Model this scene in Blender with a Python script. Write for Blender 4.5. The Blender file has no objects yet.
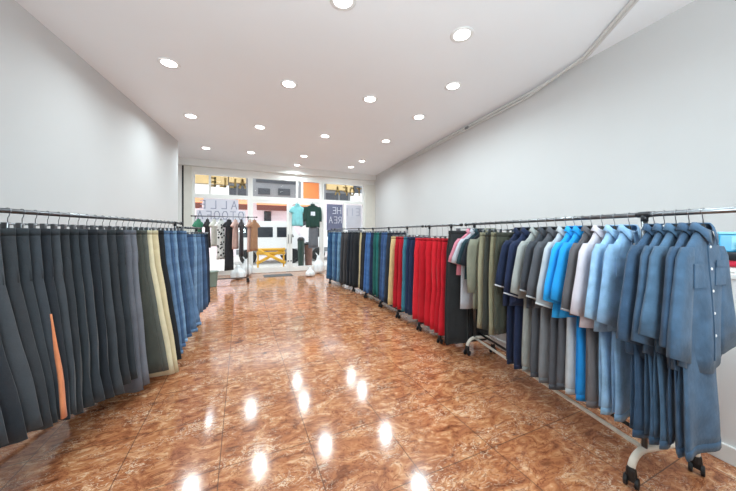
import bpy, bmesh, math, random
from mathutils import Vector, Matrix

scene = bpy.context.scene
COL = scene.collection
PI = math.pi
R = random.Random(7)

# ------------------------------------------------------------------ camera, world, exposure
F_PX = 285.0
YAW = math.radians(24.0)
CY, SY = math.cos(YAW), math.sin(YAW)
EYE = 1.3
CEIL = 3.475
FRONT = 9.87          # the shop front's plane, y

cam_d = bpy.data.cameras.new('camera')
cam_d.sensor_width = 36.0
cam_d.lens = F_PX / 736.0 * 36.0
cam_d.shift_y = -12.5 / 736.0
cam_d.clip_start = 0.05
cam = bpy.data.objects.new('camera', cam_d)
COL.objects.link(cam)
cam.location = (0, 0, EYE)
cam.rotation_euler = (PI / 2, 0, -YAW)
scene.camera = cam

world = bpy.data.worlds.new('world')
scene.world = world
world.use_nodes = True
wn = world.node_tree
bg = wn.nodes['Background']
bg.inputs[0].default_value = (0.95, 0.97, 1.0, 1)
bg.inputs[1].default_value = 2.05

scene.view_settings.view_transform = 'Standard'
scene.view_settings.look = 'None'
scene.view_settings.gamma = 1.0
scene.view_settings.exposure = 0.26
scene.view_settings.use_curve_mapping = False
scene.cycles.diffuse_bounces = 7
scene.cycles.max_bounces = 14
scene.cycles.sample_clamp_indirect = 6.0
LAMP_W = 14.6         # watts of each downlight
LENS_GLOW = 7.0      # brightness of each downlight's lens

# added soft fill light behind the eye, turned up to brighten the ceiling
fill_d = bpy.data.lights.new('ceiling_fill', 'AREA')
fill_d.shape = 'DISK'
fill_d.size = 1.2
fill_d.energy = 140.0
fill_d.color = (0.795, 0.955, 1.0)
fill_light = bpy.data.objects.new('ceiling_fill', fill_d)
COL.objects.link(fill_light)
fill_light.location = (0.1, -1.2, 1.6)
fill_light.rotation_euler = Vector((0.12, 0.6, 1.0)).to_track_quat('-Z', 'Y').to_euler()


def W(xc, zc):
    """a point to the right of / in front of the eye -> floor plan x, y"""
    return (CY * xc + SY * zc, -SY * xc + CY * zc)


def ray(px, y):
    """plan x where the sight line of column px meets the plane y"""
    k = (px - 368.0) / F_PX
    return y * (CY * k + SY) / (CY - SY * k)


# ------------------------------------------------------------------ materials
def new_mat(name):
    m = bpy.data.materials.new(name)
    m.use_nodes = True
    return m, m.node_tree.nodes, m.node_tree.links, m.node_tree.nodes['Principled BSDF']


def lin(c):
    return tuple(((v / 255.0) / 12.92 if v <= 10 else ((v / 255.0 + 0.055) / 1.055) ** 2.4) for v in c)


def plain(name, rgb, rough=0.5, metal=0.0, noise=0.06, scale=8.0, bump=0.0, bscale=200.0, coat=0.0):
    m, n, l, p = new_mat(name)
    c = lin(rgb)
    tc = n.new('ShaderNodeTexCoord')
    nz = n.new('ShaderNodeTexNoise')
    nz.inputs['Scale'].default_value = scale
    nz.inputs['Detail'].default_value = 4
    l.new(tc.outputs['Object'], nz.inputs['Vector'])
    r = n.new('ShaderNodeValToRGB')
    r.color_ramp.elements[0].position = 0.3
    r.color_ramp.elements[1].position = 0.7
    r.color_ramp.elements[0].color = (*[v * (1 - noise) for v in c], 1)
    r.color_ramp.elements[1].color = (*[min(1, v * (1 + noise)) for v in c], 1)
    l.new(nz.outputs['Fac'], r.inputs['Fac'])
    l.new(r.outputs['Color'], p.inputs['Base Color'])
    p.inputs['Roughness'].default_value = rough
    p.inputs['Metallic'].default_value = metal
    p.inputs['Coat Weight'].default_value = coat
    if bump:
        b = n.new('ShaderNodeTexNoise')
        b.inputs['Scale'].default_value = bscale
        b.inputs['Detail'].default_value = 3
        l.new(tc.outputs['Object'], b.inputs['Vector'])
        bp = n.new('ShaderNodeBump')
        bp.inputs['Strength'].default_value = bump
        bp.inputs['Distance'].default_value = 0.01
        l.new(b.outputs['Fac'], bp.inputs['Height'])
        l.new(bp.outputs['Normal'], p.inputs['Normal'])
    return m


_fab = {}


def fabric(rgb, denim=False):
    key = (rgb, denim)
    if key not in _fab:
        m = plain('fabric_%d' % len(_fab), rgb, 0.9, 0, 0.22 if denim else 0.10, 14 if denim else 9,
                  0.25, 55 if denim else 38)
        p = m.node_tree.nodes['Principled BSDF']
        p.inputs['Specular IOR Level'].default_value = 0.25
        p.inputs['Sheen Weight'].default_value = 0.12
        p.inputs['Sheen Roughness'].default_value = 0.5
        _fab[key] = m
    return _fab[key]


M_wall = plain('white_plaster', (203, 202, 202), 0.9, 0, 0.012, 1.5, 0.06, 60)
M_ceil = plain('ceiling_paint', (242, 245, 249), 0.95, 0, 0.01, 1.0)
M_white = plain('white_paint', (232, 231, 228), 0.45, 0, 0.02, 4)
M_cream = plain('cream_paint', (222, 219, 210), 0.6, 0, 0.03, 5)
M_frame = plain('white_aluminium', (236, 236, 233), 0.4, 0, 0.015, 6)
M_count = plain('counter_laminate', (226, 225, 224), 0.4, 0, 0.02, 3)
M_chrome = plain('dull_chrome', (120, 122, 125), 0.28, 1.0, 0.1, 30)
M_steel = plain('steel_wire', (150, 152, 156), 0.3, 1.0, 0.08, 30)
M_dark = plain('dark_metal', (52, 53, 56), 0.4, 0.6, 0.1, 30)
M_pale = plain('pale_enamel', (222, 216, 204), 0.4, 0, 0.08, 25)
M_black = plain('black_plastic', (26, 27, 29), 0.45, 0, 0.1, 20)
M_rubber = plain('black_rubber', (22, 23, 26), 0.6, 0, 0.1, 20)
M_wplast = plain('white_plastic', (236, 236, 236), 0.4, 0, 0.02, 10)
M_mat = plain('grey_mat', (96, 98, 100), 0.95, 0, 0.15, 60)
M_bag = plain('white_bag', (232, 234, 236), 0.4, 0, 0.04, 12, 0.3, 25)
M_tub = plain('grey_green_plastic', (120, 136, 126), 0.5, 0, 0.05, 8)
M_blue = plain('blue_plastic', (64, 168, 214), 0.3, 0, 0.12, 14)
M_bluelid = plain('light_blue_plastic', (120, 200, 226), 0.3, 0, 0.08, 14)
M_orange = plain('orange_panel', (240, 142, 82), 0.5, 0, 0.04, 5)
M_yellow = plain('yellow_paint', (232, 176, 52), 0.45, 0, 0.08, 8)
M_pink = plain('pink_render', (236, 220, 226), 0.9, 0, 0.03, 2)
M_bgrey = plain('grey_cladding', (128, 130, 134), 0.8, 0, 0.1, 1.2)
M_ochre = plain('ochre_board', (190, 164, 116), 0.7, 0, 0.14, 1.6)
M_awning = plain('orange_awning', (240, 160, 116), 0.8, 0, 0.05, 2)
M_awdark = plain('brown_valance', (112, 60, 50), 0.8, 0, 0.05, 2)
M_bwin = plain('dark_window', (46, 50, 58), 0.15, 0, 0.2, 2)
M_street = plain('street_concrete', (214, 212, 208), 0.9, 0, 0.05, 1.2)
M_van = plain('van_paint', (238, 239, 241), 0.3, 0, 0.01, 2, coat=0.5)
M_tyre = plain('tyre_rubber', (30, 31, 33), 0.8, 0, 0.1, 20)
M_poster = plain('dark_blue_poster', (104, 108, 134), 0.6, 0, 0.16, 5)
M_posterw = plain('pale_grey_poster', (198, 198, 208), 0.6, 0, 0.05, 5)
M_sign = plain('white_vinyl', (222, 222, 234), 0.6, 0, 0.03, 4)
M_letter = plain('grey_lettering', (162, 164, 184), 0.6, 0, 0.03, 4)
M_letterw = plain('white_lettering', (216, 218, 228), 0.6, 0, 0.03, 4)
M_gold = plain('gold_lettering', (176, 138, 76), 0.45, 0.3, 0.1, 4)
M_conduit = plain('white_conduit', (214, 213, 211), 0.5, 0, 0.03, 10)
M_green = plain('dark_green_plastic', (44, 66, 58), 0.5, 0, 0.1, 6)
M_brown = plain('brown_plastic', (120, 82, 70), 0.6, 0, 0.1, 6)


def mat_floor():
    m, n, l, p = new_mat('marble_tile')
    tc = n.new('ShaderNodeTexCoord')
    mp = n.new('ShaderNodeMapping')
    mp.inputs['Rotation'].default_value = (0, 0, 0.5)
    mp.inputs['Scale'].default_value = (1.0, 1.7, 1.0)
    l.new(tc.outputs['Object'], mp.inputs['Vector'])

    def noise(scale, det, dist, vec, rough=0.6):
        t = n.new('ShaderNodeTexNoise')
        t.inputs['Scale'].default_value = scale
        t.inputs['Detail'].default_value = det
        t.inputs['Distortion'].default_value = dist
        t.inputs['Roughness'].default_value = rough
        l.new(vec, t.inputs['Vector'])
        return t

    def ramp(src, stops):
        r = n.new('ShaderNodeValToRGB')
        e = r.color_ramp.elements
        while len(e) < len(stops):
            e.new(0.5)
        for k, (pos, c) in enumerate(stops):
            e[k].position = pos
            e[k].color = (*c, 1)
        l.new(src, r.inputs['Fac'])
        return r

    a = noise(6.8, 9, 1.5, mp.outputs['Vector'], 0.62)
    body = ramp(a.outputs['Fac'], [(0.29, lin((92, 52, 35))), (0.40, lin((147, 90, 60))), (0.50, lin((173, 110, 73))),
                                   (0.60, lin((195, 139, 98))), (0.72, lin((224, 192, 161)))])
    b = noise(11.0, 6, 2.0, mp.outputs['Vector'], 0.55)
    vein = ramp(b.outputs['Fac'], [(0.475, (0, 0, 0)), (0.497, (1, 1, 1)), (0.503, (1, 1, 1)), (0.525, (0, 0, 0))])
    c = noise(3.0, 2, 0, mp.outputs['Vector'])
    vm = ramp(c.outputs['Fac'], [(0.45, (0, 0, 0)), (0.62, (1, 1, 1))])
    mul = n.new('ShaderNodeMath'); mul.operation = 'MULTIPLY'
    l.new(vein.outputs['Color'], mul.inputs[0]); l.new(vm.outputs['Color'], mul.inputs[1])
    mul2 = n.new('ShaderNodeMath'); mul2.operation = 'MULTIPLY'
    l.new(mul.outputs[0], mul2.inputs[0]); mul2.inputs[1].default_value = 0.9
    mx = n.new('ShaderNodeMixRGB')
    l.new(mul2.outputs[0], mx.inputs[0]); l.new(body.outputs['Color'], mx.inputs[1])
    mx.inputs[2].default_value = (*lin((232, 208, 180)), 1)
    d = noise(7.0, 6, 3.5, mp.outputs['Vector'], 0.55)
    dv = ramp(d.outputs['Fac'], [(0.40, (0, 0, 0)), (0.425, (1, 1, 1)), (0.43, (1, 1, 1)), (0.46, (0, 0, 0))])
    mul3 = n.new('ShaderNodeMath'); mul3.operation = 'MULTIPLY'
    l.new(dv.outputs['Color'], mul3.inputs[0]); mul3.inputs[1].default_value = 0.8
    mx2 = n.new('ShaderNodeMixRGB')
    l.new(mul3.outputs[0], mx2.inputs[0]); l.new(mx.outputs['Color'], mx2.inputs[1])
    mx2.inputs[2].default_value = (*lin((108, 50, 30)), 1)
    # joints of the half metre tiles
    sep = n.new('ShaderNodeSeparateXYZ')
    l.new(tc.outputs['Object'], sep.inputs[0])

    def joint(out, off):
        s = n.new('ShaderNodeMath'); s.operation = 'SUBTRACT'
        l.new(out, s.inputs[0]); s.inputs[1].default_value = off
        w = n.new('ShaderNodeMath'); w.operation = 'PINGPONG'
        l.new(s.outputs[0], w.inputs[0]); w.inputs[1].default_value = 0.25
        g = n.new('ShaderNodeMath'); g.operation = 'LESS_THAN'
        l.new(w.outputs[0], g.inputs[0]); g.inputs[1].default_value = 0.0028
        return g
    jx = joint(sep.outputs['X'], 0.39 - 10)
    jy = joint(sep.outputs['Y'], 0.27 - 10)
    mm = n.new('ShaderNodeMath'); mm.operation = 'MAXIMUM'
    l.new(jx.outputs[0], mm.inputs[0]); l.new(jy.outputs[0], mm.inputs[1])
    m8 = n.new('ShaderNodeMath'); m8.operation = 'MULTIPLY'
    l.new(mm.outputs[0], m8.inputs[0]); m8.inputs[1].default_value = 0.75
    mx3 = n.new('ShaderNodeMixRGB')
    l.new(m8.outputs[0], mx3.inputs[0]); l.new(mx2.outputs['Color'], mx3.inputs[1])
    mx3.inputs[2].default_value = (*lin((84, 62, 52)), 1)
    l.new(mx3.outputs['Color'], p.inputs['Base Color'])
    p.inputs['Roughness'].default_value = 0.12
    p.inputs['Specular IOR Level'].default_value = 0.6
    wv = noise(2.2, 2, 0, tc.outputs['Object'])
    bp = n.new('ShaderNodeBump')
    bp.inputs['Strength'].default_value = 0.05
    bp.inputs['Distance'].default_value = 0.02
    l.new(wv.outputs['Fac'], bp.inputs['Height'])
    l.new(bp.outputs['Normal'], p.inputs['Normal'])
    return m


M_floor = mat_floor()


def mat_glass():
    m, n, l, p = new_mat('window_glass')
    n.remove(p)
    t = n.new('ShaderNodeBsdfTransparent'); t.inputs[0].default_value = (0.96, 0.98, 0.98, 1)
    g = n.new('ShaderNodeBsdfGlossy'); g.inputs['Roughness'].default_value = 0.02
    f = n.new('ShaderNodeFresnel'); f.inputs[0].default_value = 1.3
    mx = n.new('ShaderNodeMixShader')
    l.new(f.outputs[0], mx.inputs[0]); l.new(t.outputs[0], mx.inputs[1]); l.new(g.outputs[0], mx.inputs[2])
    l.new(mx.outputs[0], n['Material Output'].inputs[0])
    return m


M_glass = mat_glass()


def mat_vinyl():
    m, n, l, p = new_mat('translucent_vinyl')
    p.inputs['Base Color'].default_value = (*lin((238, 238, 244)), 1)
    p.inputs['Roughness'].default_value = 0.6
    t = n.new('ShaderNodeBsdfTranslucent'); t.inputs[0].default_value = (*lin((240, 240, 246)), 1)
    mx = n.new('ShaderNodeMixShader'); mx.inputs[0].default_value = 0.6
    l.new(p.outputs[0], mx.inputs[1]); l.new(t.outputs[0], mx.inputs[2])
    l.new(mx.outputs[0], n['Material Output'].inputs[0])
    return m


M_vinyl = mat_vinyl()


def mat_lens():
    m, n, l, p = new_mat('lamp_lens')
    p.inputs['Base Color'].default_value = (1, 1, 1, 1)
    p.inputs['Emission Color'].default_value = (1, 0.985, 0.96, 1)
    p.inputs['Emission Strength'].default_value = LENS_GLOW
    return m


M_lens = mat_lens()


def mat_dots():
    m, n, l, p = new_mat('spotted_fabric')
    tc = n.new('ShaderNodeTexCoord')
    v = n.new('ShaderNodeTexVoronoi'); v.inputs['Scale'].default_value = 13
    l.new(tc.outputs['Object'], v.inputs['Vector'])
    r = n.new('ShaderNodeValToRGB'); r.color_ramp.interpolation = 'CONSTANT'
    r.color_ramp.elements[0].color = (0.02, 0.02, 0.022, 1)
    r.color_ramp.elements[1].color = (0.75, 0.75, 0.73, 1); r.color_ramp.elements[1].position = 0.36
    l.new(v.outputs['Distance'], r.inputs['Fac']); l.new(r.outputs['Color'], p.inputs['Base Color'])
    p.inputs['Roughness'].default_value = 0.9
    return m


M_dots = mat_dots()


# ------------------------------------------------------------------ mesh helpers
def finish(name, bm, mat, parent=None, loc=None, rz=None, smooth=False, kind=None, recalc=True):
    if recalc:
        bmesh.ops.recalc_face_normals(bm, faces=bm.faces)
    me = bpy.data.meshes.new(name)
    bm.to_mesh(me)
    bm.free()
    if smooth:
        me.polygons.foreach_set('use_smooth', [True] * len(me.polygons))
    me.materials.append(mat)
    o = bpy.data.objects.new(name, me)
    COL.objects.link(o)
    if parent is not None:
        o.parent = parent
    if loc is not None:
        o.location = loc
    if rz is not None:
        o.rotation_euler = (0, 0, rz)
    if kind:
        o['kind'] = kind
    return o


def empty(name, loc=(0, 0, 0), rz=0.0):
    o = bpy.data.objects.new(name, None)
    o.empty_display_size = 0.1
    COL.objects.link(o)
    o.location = loc
    o.rotation_euler = (0, 0, rz)
    return o


def tag(o, label, cat, group=None):
    o['label'] = label
    o['category'] = cat
    if group:
        o['group'] = group
    return o


def box(bm, x0, x1, y0, y1, z0, z1, bev=0.0):
    r = bmesh.ops.create_cube(bm, size=1.0)
    vs = r['verts']
    for v in vs:
        v.co = Vector((x0 + (v.co.x + 0.5) * (x1 - x0), y0 + (v.co.y + 0.5) * (y1 - y0), z0 + (v.co.z + 0.5) * (z1 - z0)))
    if bev:
        es = list({e for v in vs for e in v.link_edges})
        bmesh.ops.bevel(bm, geom=es, offset=bev, segments=2, profile=0.5, affect='EDGES')


def tube(bm, pts, r, seg=10, cap=True):
    pts = [Vector(p) for p in pts]
    rings = []
    up = None
    for i, p in enumerate(pts):
        if i == 0:
            d = pts[1] - pts[0]
        elif i == len(pts) - 1:
            d = pts[-1] - pts[-2]
        else:
            d = (pts[i + 1] - p).normalized() + (p - pts[i - 1]).normalized()
        d.normalize()
        if up is None:
            up = Vector((0, 0, 1)) if abs(d.z) < 0.9 else Vector((1, 0, 0))
        a = d.cross(up).normalized()
        b = a.cross(d).normalized()
        up = b
        rr = r[i] if isinstance(r, (list, tuple)) else r
        rings.append([bm.verts.new(p + a * (rr * math.cos(t)) + b * (rr * math.sin(t)))
                      for t in [2 * PI * k / seg for k in range(seg)]])
    for q in range(len(rings) - 1):
        for k in range(seg):
            bm.faces.new((rings[q][k], rings[q][(k + 1) % seg], rings[q + 1][(k + 1) % seg], rings[q + 1][k]))
    if cap:
        bm.faces.new(rings[0][::-1])
        bm.faces.new(rings[-1])


def lathe(bm, prof, seg=20, M=None):
    rings = []
    for (r, z) in prof:
        rings.append([bm.verts.new(Vector((r * math.cos(2 * PI * k / seg), r * math.sin(2 * PI * k / seg), z))) for k in range(seg)])
    for q in range(len(rings) - 1):
        for k in range(seg):
            bm.faces.new((rings[q][k], rings[q][(k + 1) % seg], rings[q + 1][(k + 1) % seg], rings[q + 1][k]))
    bm.faces.new(rings[0][::-1])
    bm.faces.new(rings[-1])
    if M is not None:
        for ring in rings:
            for v in ring:
                v.co = M @ v.co


def prism(bm, poly, z0, z1):
    a = [bm.verts.new((x, y, z0)) for x, y in poly]
    b = [bm.verts.new((x, y, z1)) for x, y in poly]
    n = len(poly)
    for k in range(n):
        bm.faces.new((a[k], a[(k + 1) % n], b[(k + 1) % n], b[k]))
    bm.faces.new(a[::-1])
    bm.faces.new(b)


def struct(name, bm, mat, parent=None, smooth=False):
    return finish(name, bm, mat, parent, kind=None if parent else 'structure', smooth=smooth)


def bx(name, mat, dims, parent=None, bev=0.0, kind=None, loc=None):
    bm = bmesh.new()
    box(bm, *dims, bev=bev)
    return finish(name, bm, mat, parent, kind=kind, loc=loc)


# ------------------------------------------------------------------ room shell
def lw(y):      # left wall face
    return -1.93 + (y - 3.79) * 0.1343


def rw(y):      # right wall face
    return 3.98 + (y - 2.30) * 0.0901


Y0 = -3.2
LE = 8.0        # the left wall stops here, then a recess up to the shop front
bm = bmesh.new()
prism(bm, [(lw(Y0) - 0.15, Y0 - 0.15), (rw(Y0) + 0.15, Y0 - 0.15), (rw(FRONT) + 0.2, FRONT + 0.12), (-2.2, FRONT + 0.12), (-2.2, LE)], -0.1, 0.0)
struct('floor', bm, M_floor)
bm = bmesh.new()
prism(bm, [(lw(Y0) - 0.15, Y0 - 0.15), (rw(Y0) + 0.15, Y0 - 0.15), (rw(FRONT) + 0.2, FRONT + 0.12), (-2.2, FRONT + 0.12), (-2.2, LE)], CEIL, CEIL + 0.15)
struct('ceiling', bm, M_ceil)
bm = bmesh.new()
prism(bm, [(lw(Y0), Y0), (lw(LE), LE), (-1.9, LE), (-1.9, FRONT + 0.1), (-2.15, FRONT + 0.1), (-2.15, LE - 0.15), (lw(Y0) - 0.2, Y0)], 0, CEIL)
struct('wall_left', bm, M_wall)
bm = bmesh.new()
prism(bm, [(rw(Y0), Y0), (rw(Y0) + 0.2, Y0), (rw(FRONT) + 0.2, FRONT + 0.1), (rw(FRONT), FRONT + 0.1)], 0, CEIL)
struct('wall_right', bm, M_wall)
bm = bmesh.new()
box(bm, lw(Y0), rw(Y0), Y0 - 0.15, Y0, 0, CEIL)
struct('wall_back', bm, M_wall)

# ------------------------------------------------------------------ shop front
XR = rw(FRONT)
bx('trim_1', M_white, (-1.9, XR, FRONT - 0.20, FRONT + 0.1, 3.27, CEIL), kind='structure')      # lintel beam
bx('trim_2', M_frame, (-1.9, XR, FRONT - 0.06, FRONT + 0.08, 3.12, 3.27), kind='structure', bev=0.006)
PX = {}


def fx(px):
    return ray(px, FRONT)


def frame_rect(bm, x0, x1, z0, z1, w, y0=FRONT - 0.04, y1=FRONT + 0.04, wb=None):
    wb = w if wb is None else wb
    box(bm, x0, x0 + w, y0, y1, z0, z1)
    box(bm, x1 - w, x1, y0, y1, z0, z1)
    box(bm, x0 + w, x1 - w, y0, y1, z1 - w, z1)
    box(bm, x0 + w, x1 - w, y0, y1, z0, z0 + wb)


xa, xb, xc_, xd, xe, xf = fx(192.5), fx(250), fx(289.5), fx(322), fx(364), XR
# side pillars
bx('trim_3', M_cream, (fx(184.3), xa, FRONT - 0.12, FRONT + 0.08, 0, 3.27), kind='structure', bev=0.01)
bx('trim_4', M_dark, (fx(182.6), fx(184.2), FRONT - 0.10, FRONT + 0.02, 0, 3.27), kind='structure')
bx('trim_5', M_cream, (xe + 0.003, xf, FRONT - 0.10, FRONT + 0.08, 0, 3.12), kind='structure', bev=0.01)
bx('trim_6', M_white, (-1.9, fx(182.5), FRONT - 0.13, FRONT + 0.08, 0, 3.27), kind='structure')
TB, LT = 2.48, 2.36     # transom sill, lower pane top


def window(n, x0, x1, transom_splits, lower_splits):
    w = empty('window_%d' % n, ((x0 + x1) / 2, FRONT, 0))
    w['kind'] = 'structure'
    ox = (x0 + x1) / 2

    def part(name, bm, mat, par=w):
        for v in bm.verts:
            v.co -= Vector((ox, FRONT, 0))
        return finish(name, bm, mat, par)
    b = bmesh.new()
    box(b, x0, x0 + 0.06, FRONT - 0.05, FRONT + 0.05, 0, 3.12)
    box(b, x1 - 0.06, x1, FRONT - 0.05, FRONT + 0.05, 0, 3.12)
    box(b, x0 + 0.06, x1 - 0.06, FRONT - 0.05, FRONT + 0.05, LT, TB)
    box(b, x0 + 0.06, x1 - 0.06, FRONT - 0.05, FRONT + 0.05, 3.06, 3.12)
    box(b, x0 + 0.06, x1 - 0.06, FRONT - 0.05, FRONT + 0.05, 0, 0.14)
    for s in transom_splits:
        box(b, s - 0.03, s + 0.03, FRONT - 0.045, FRONT + 0.045, TB, 3.06)
    for s in lower_splits:
        box(b, s - 0.025, s + 0.025, FRONT - 0.045, FRONT + 0.045, 0.14, LT)
    part('window_frame', b, M_frame)
    b = bmesh.new(); box(b, x0 + 0.06, x1 - 0.06, FRONT - 0.004, FRONT + 0.004, TB, 3.06)
    part('transom_pane', b, M_glass)
    b = bmesh.new(); box(b, x0 + 0.06, x1 - 0.06, FRONT - 0.004, FRONT + 0.004, 0.14, LT)
    part('pane', b, M_glass)
    return w


window(1, xa, xb, [fx(210)], [])
window(3, xd, xe, [], [fx(344)])
# transom above the doors
w2 = empty('window_2', ((xb + xd) / 2, FRONT, TB)); w2['kind'] = 'structure'
b = bmesh.new()
box(b, xb, xd, FRONT - 0.05, FRONT + 0.05, LT, TB)
box(b, xb, xd, FRONT - 0.05, FRONT + 0.05, 3.06, 3.12)
for s, h in ((fx(251.5), 0.04), (fx(297), 0.03), (fx(302), 0.03), (fx(321), 0.05)):
    box(b, s - h, s + h, FRONT - 0.05, FRONT + 0.05, TB, 3.06)
for v in b.verts:
    v.co -= w2.location
finish('window_frame', b, M_frame, w2)
b = bmesh.new(); box(b, xb + 0.06, fx(301.5), FRONT - 0.004, FRONT + 0.004, TB, 3.06)
for v in b.verts:
    v.co -= w2.location
finish('pane', b, M_glass, w2)
ox0, ox1 = fx(303.2), fx(318.8)
op = bx('transom_panel', M_orange, (ox0, ox1, FRONT - 0.015, FRONT + 0.015, TB + 0.02, 3.05), bev=0.004)
tag(op, 'flat orange panel filling the small light above the right door leaf', 'panel')


def door(n, x0, x1, handle_left):
    d = empty('door_%d' % n, (x0 if not handle_left else x1, FRONT, 0)); d['kind'] = 'structure'
    L = d.location

    def part(name, bm, mat, par=d, smooth=False):
        for v in bm.verts:
            v.co -= L
        return finish(name, bm, mat, par, smooth=smooth)
    b = bmesh.new(); frame_rect(b, x0, x1, 0.01, LT, 0.085, wb=0.16)
    part('door_frame', b, M_frame)
    b = bmesh.new(); box(b, x0 + 0.085, x1 - 0.085, FRONT - 0.004, FRONT + 0.004, 0.17, LT - 0.085)
    part('pane', b, M_glass)
    hx = x0 + 0.045 if handle_left else x1 - 0.045
    b = bmesh.new()
    tube(b, [(hx, FRONT - 0.04, 0.95), (hx, FRONT - 0.085, 0.97), (hx, FRONT - 0.09, 1.1), (hx, FRONT - 0.085, 1.23), (hx, FRONT - 0.04, 1.25)], 0.011, 8)
    part('door_handle', b, M_chrome, smooth=True)
    b = bmesh.new()
    lathe(b, [(0.022, 0), (0.022, 0.012), (0.012, 0.02)], 14, Matrix.Translation((hx, FRONT - 0.04, 0.36)) @ Matrix.Rotation(PI / 2, 4, 'X'))
    part('door_lock', b, M_dark, smooth=True)


door(1, xb + 0.004, xc_ - 0.003, False)
door(2, xc_ + 0.003, xd - 0.004, True)


# lettering seen from behind, on the glass
GLY = {
    'A': [((0, 0), (0.5, 1)), ((0.5, 1), (1, 0)), ((0.2, 0.38), (0.8, 0.38))],
    'L': [((0, 1), (0, 0)), ((0, 0), (0.85, 0))],
    'E': [((0, 0), (0, 1)), ((0, 1), (0.85, 1)), ((0, 0.5), (0.75, 0.5)), ((0, 0), (0.85, 0))],
    'T': [((0, 1), (1, 1)), ((0.5, 1), (0.5, 0))],
    'F': [((0, 0), (0, 1)), ((0, 1), (0.85, 1)), ((0, 0.5), (0.7, 0.5))],
    'O': [((0.25, 0), (0.75, 0)), ((0.75, 0), (1, 0.3)), ((1, 0.3), (1, 0.7)), ((1, 0.7), (0.75, 1)), ((0.75, 1), (0.25, 1)), ((0.25, 1), (0, 0.7)), ((0, 0.7), (0, 0.3)), ((0, 0.3), (0.25, 0))],
    'R': [((0, 0), (0, 1)), ((0, 1), (0.7, 1)), ((0.7, 1), (0.9, 0.8)), ((0.9, 0.8), (0.7, 0.5)), ((0.7, 0.5), (0, 0.5)), ((0.45, 0.5), (0.95, 0))],
    'H': [((0, 0), (0, 1)), ((1, 0), (1, 1)), ((0, 0.5), (1, 0.5))],
    'I': [((0.5, 0), (0.5, 1))],
}


def letters(bm, text, x_right, z0, h, w, gap, y, t, mirror=True):
    """write text so that it reads from the street: mirrored for those inside"""
    x = x_right
    for ch in text:
        if ch in GLY:
            for (ax, az), (bx_, bz) in GLY[ch]:
                sx = -1 if mirror else 1
                p = Vector((x + sx * ax * w, 0, z0 + az * h)); q = Vector((x + sx * bx_ * w, 0, z0 + bz * h))
                d = (q - p).normalized(); nrm = Vector((-d.z, 0, d.x)) * t / 2
                p -= d * t / 2; q += d * t / 2
                fv = []
                for yy in (y - 0.003, y):
                    fv.append([bm.verts.new(Vector((c.x, yy, c.z))) for c in (p - nrm, q - nrm, q + nrm, p + nrm)])
                f, g = fv
                bm.faces.new(f); bm.faces.new(g[::-1])
                for k in range(4):
                    bm.faces.new((f[k], f[(k + 1) % 4], g[(k + 1) % 4], g[k]))
        x += (-1 if mirror else 1) * (w + gap)


def sign(name, x0, x1, z0, z1, mat, label, rows, lmat, y=FRONT - 0.02, lname='lettering'):
    s = bx(name, mat, (x0, x1, y, y + 0.006, z0, z1))
    tag(s, label, 'sign')
    b = bmesh.new()
    for (txt, xr, zz, h, w, gap, t) in rows:
        letters(b, txt, xr, zz, h, w, gap, y - 0.001, t)
    if len(b.verts):
        finish(lname, b, lmat, s)
    else:
        b.free()
    return s


sx0, sx1 = fx(203.5), fx(238.5)
sl, sr = fx(196.5), fx(245.5)
b = bmesh.new()
prism(b, [(sl, -1.55), (sr, -1.55), (sr, -2.0), (sx1, -2.0), (sx1, -2.34), (sx0, -2.34), (sx0, -2.0), (sl, -2.0)], FRONT - 0.02, FRONT - 0.014)
for v in b.verts:
    v.co = Vector((v.co.x, v.co.z, -v.co.y))
sg = finish('window_sign', b, M_vinyl)
tag(sg, 'pale translucent sign with thin mirrored lettering on the left shop window', 'sign')
b = bmesh.new()
letters(b, 'ALLE', sx1 - 0.05, 2.05, 0.23, 0.15, 0.14, FRONT - 0.021, 0.026)
letters(b, 'OTOOFA', sr - 0.06, 1.73, 0.23, 0.14, 0.085, FRONT - 0.021, 0.024)
finish('lettering', b, M_letter, sg)
rx0, rx1 = fx(326.5), fx(342.5)
sign('window_poster', rx0, rx1, 1.40, 2.33, M_poster, 'dark blue poster with pale mirrored letters on the right shop window',
     [('HE', rx1 - 0.07, 2.0, 0.22, 0.13, 0.06, 0.02), ('REA', rx1 - 0.05, 1.66, 0.22, 0.12, 0.05, 0.018)], M_letterw)
rx0, rx1 = fx(346), fx(361.5)
sign('window_poster', rx0, rx1, 1.40, 2.33, M_posterw, 'pale grey poster with faint mirrored letters next to the dark blue poster',
     [('EII', rx1 - 0.1, 1.95, 0.26, 0.15, 0.05, 0.022)], M_letter)
# gilt letters fixed outside the transom lights
b = bmesh.new(); letters(b, 'ALLE', fx(245), 2.74, 0.24, 0.15, 0.13, FRONT + 0.0085, 0.06)
g1 = finish('sign_letters', b, M_gold); tag(g1, 'row of gilt letters seen from behind above the left shop window', 'sign')
b = bmesh.new(); letters(b, 'TOFA', fx(361), 2.70, 0.26, 0.15, 0.13, FRONT + 0.0085, 0.05)
g2 = finish('sign_letters', b, M_gold); tag(g2, 'row of gilt letters seen from behind above the right shop window', 'sign')

mt = bx('door_mat', M_mat, (0.62, 1.45, 8.85, 9.3, 0.0, 0.012), bev=0.004)
tag(mt, 'grey door mat on the tiles inside the shop doors', 'mat')

# ------------------------------------------------------------------ street outside
bx('street', M_street, (-14, 20, FRONT + 0.1, 30, -0.14, -0.02), kind='structure')


def building(x0, x1, y, z1, wallm, label):
    r = empty('building', ((x0 + x1) / 2, y + 2, -0.02)); tag(r, label, 'building')
    L = r.location

    def part(name, bm, mat, par=r):
        for v in bm.verts:
            v.co -= L
        return finish(name, bm, mat, par)
    b = bmesh.new(); box(b, x0, x1, y, y + 4, -0.02, z1)
    part('wall', b, wallm)
    return r, part


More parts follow.
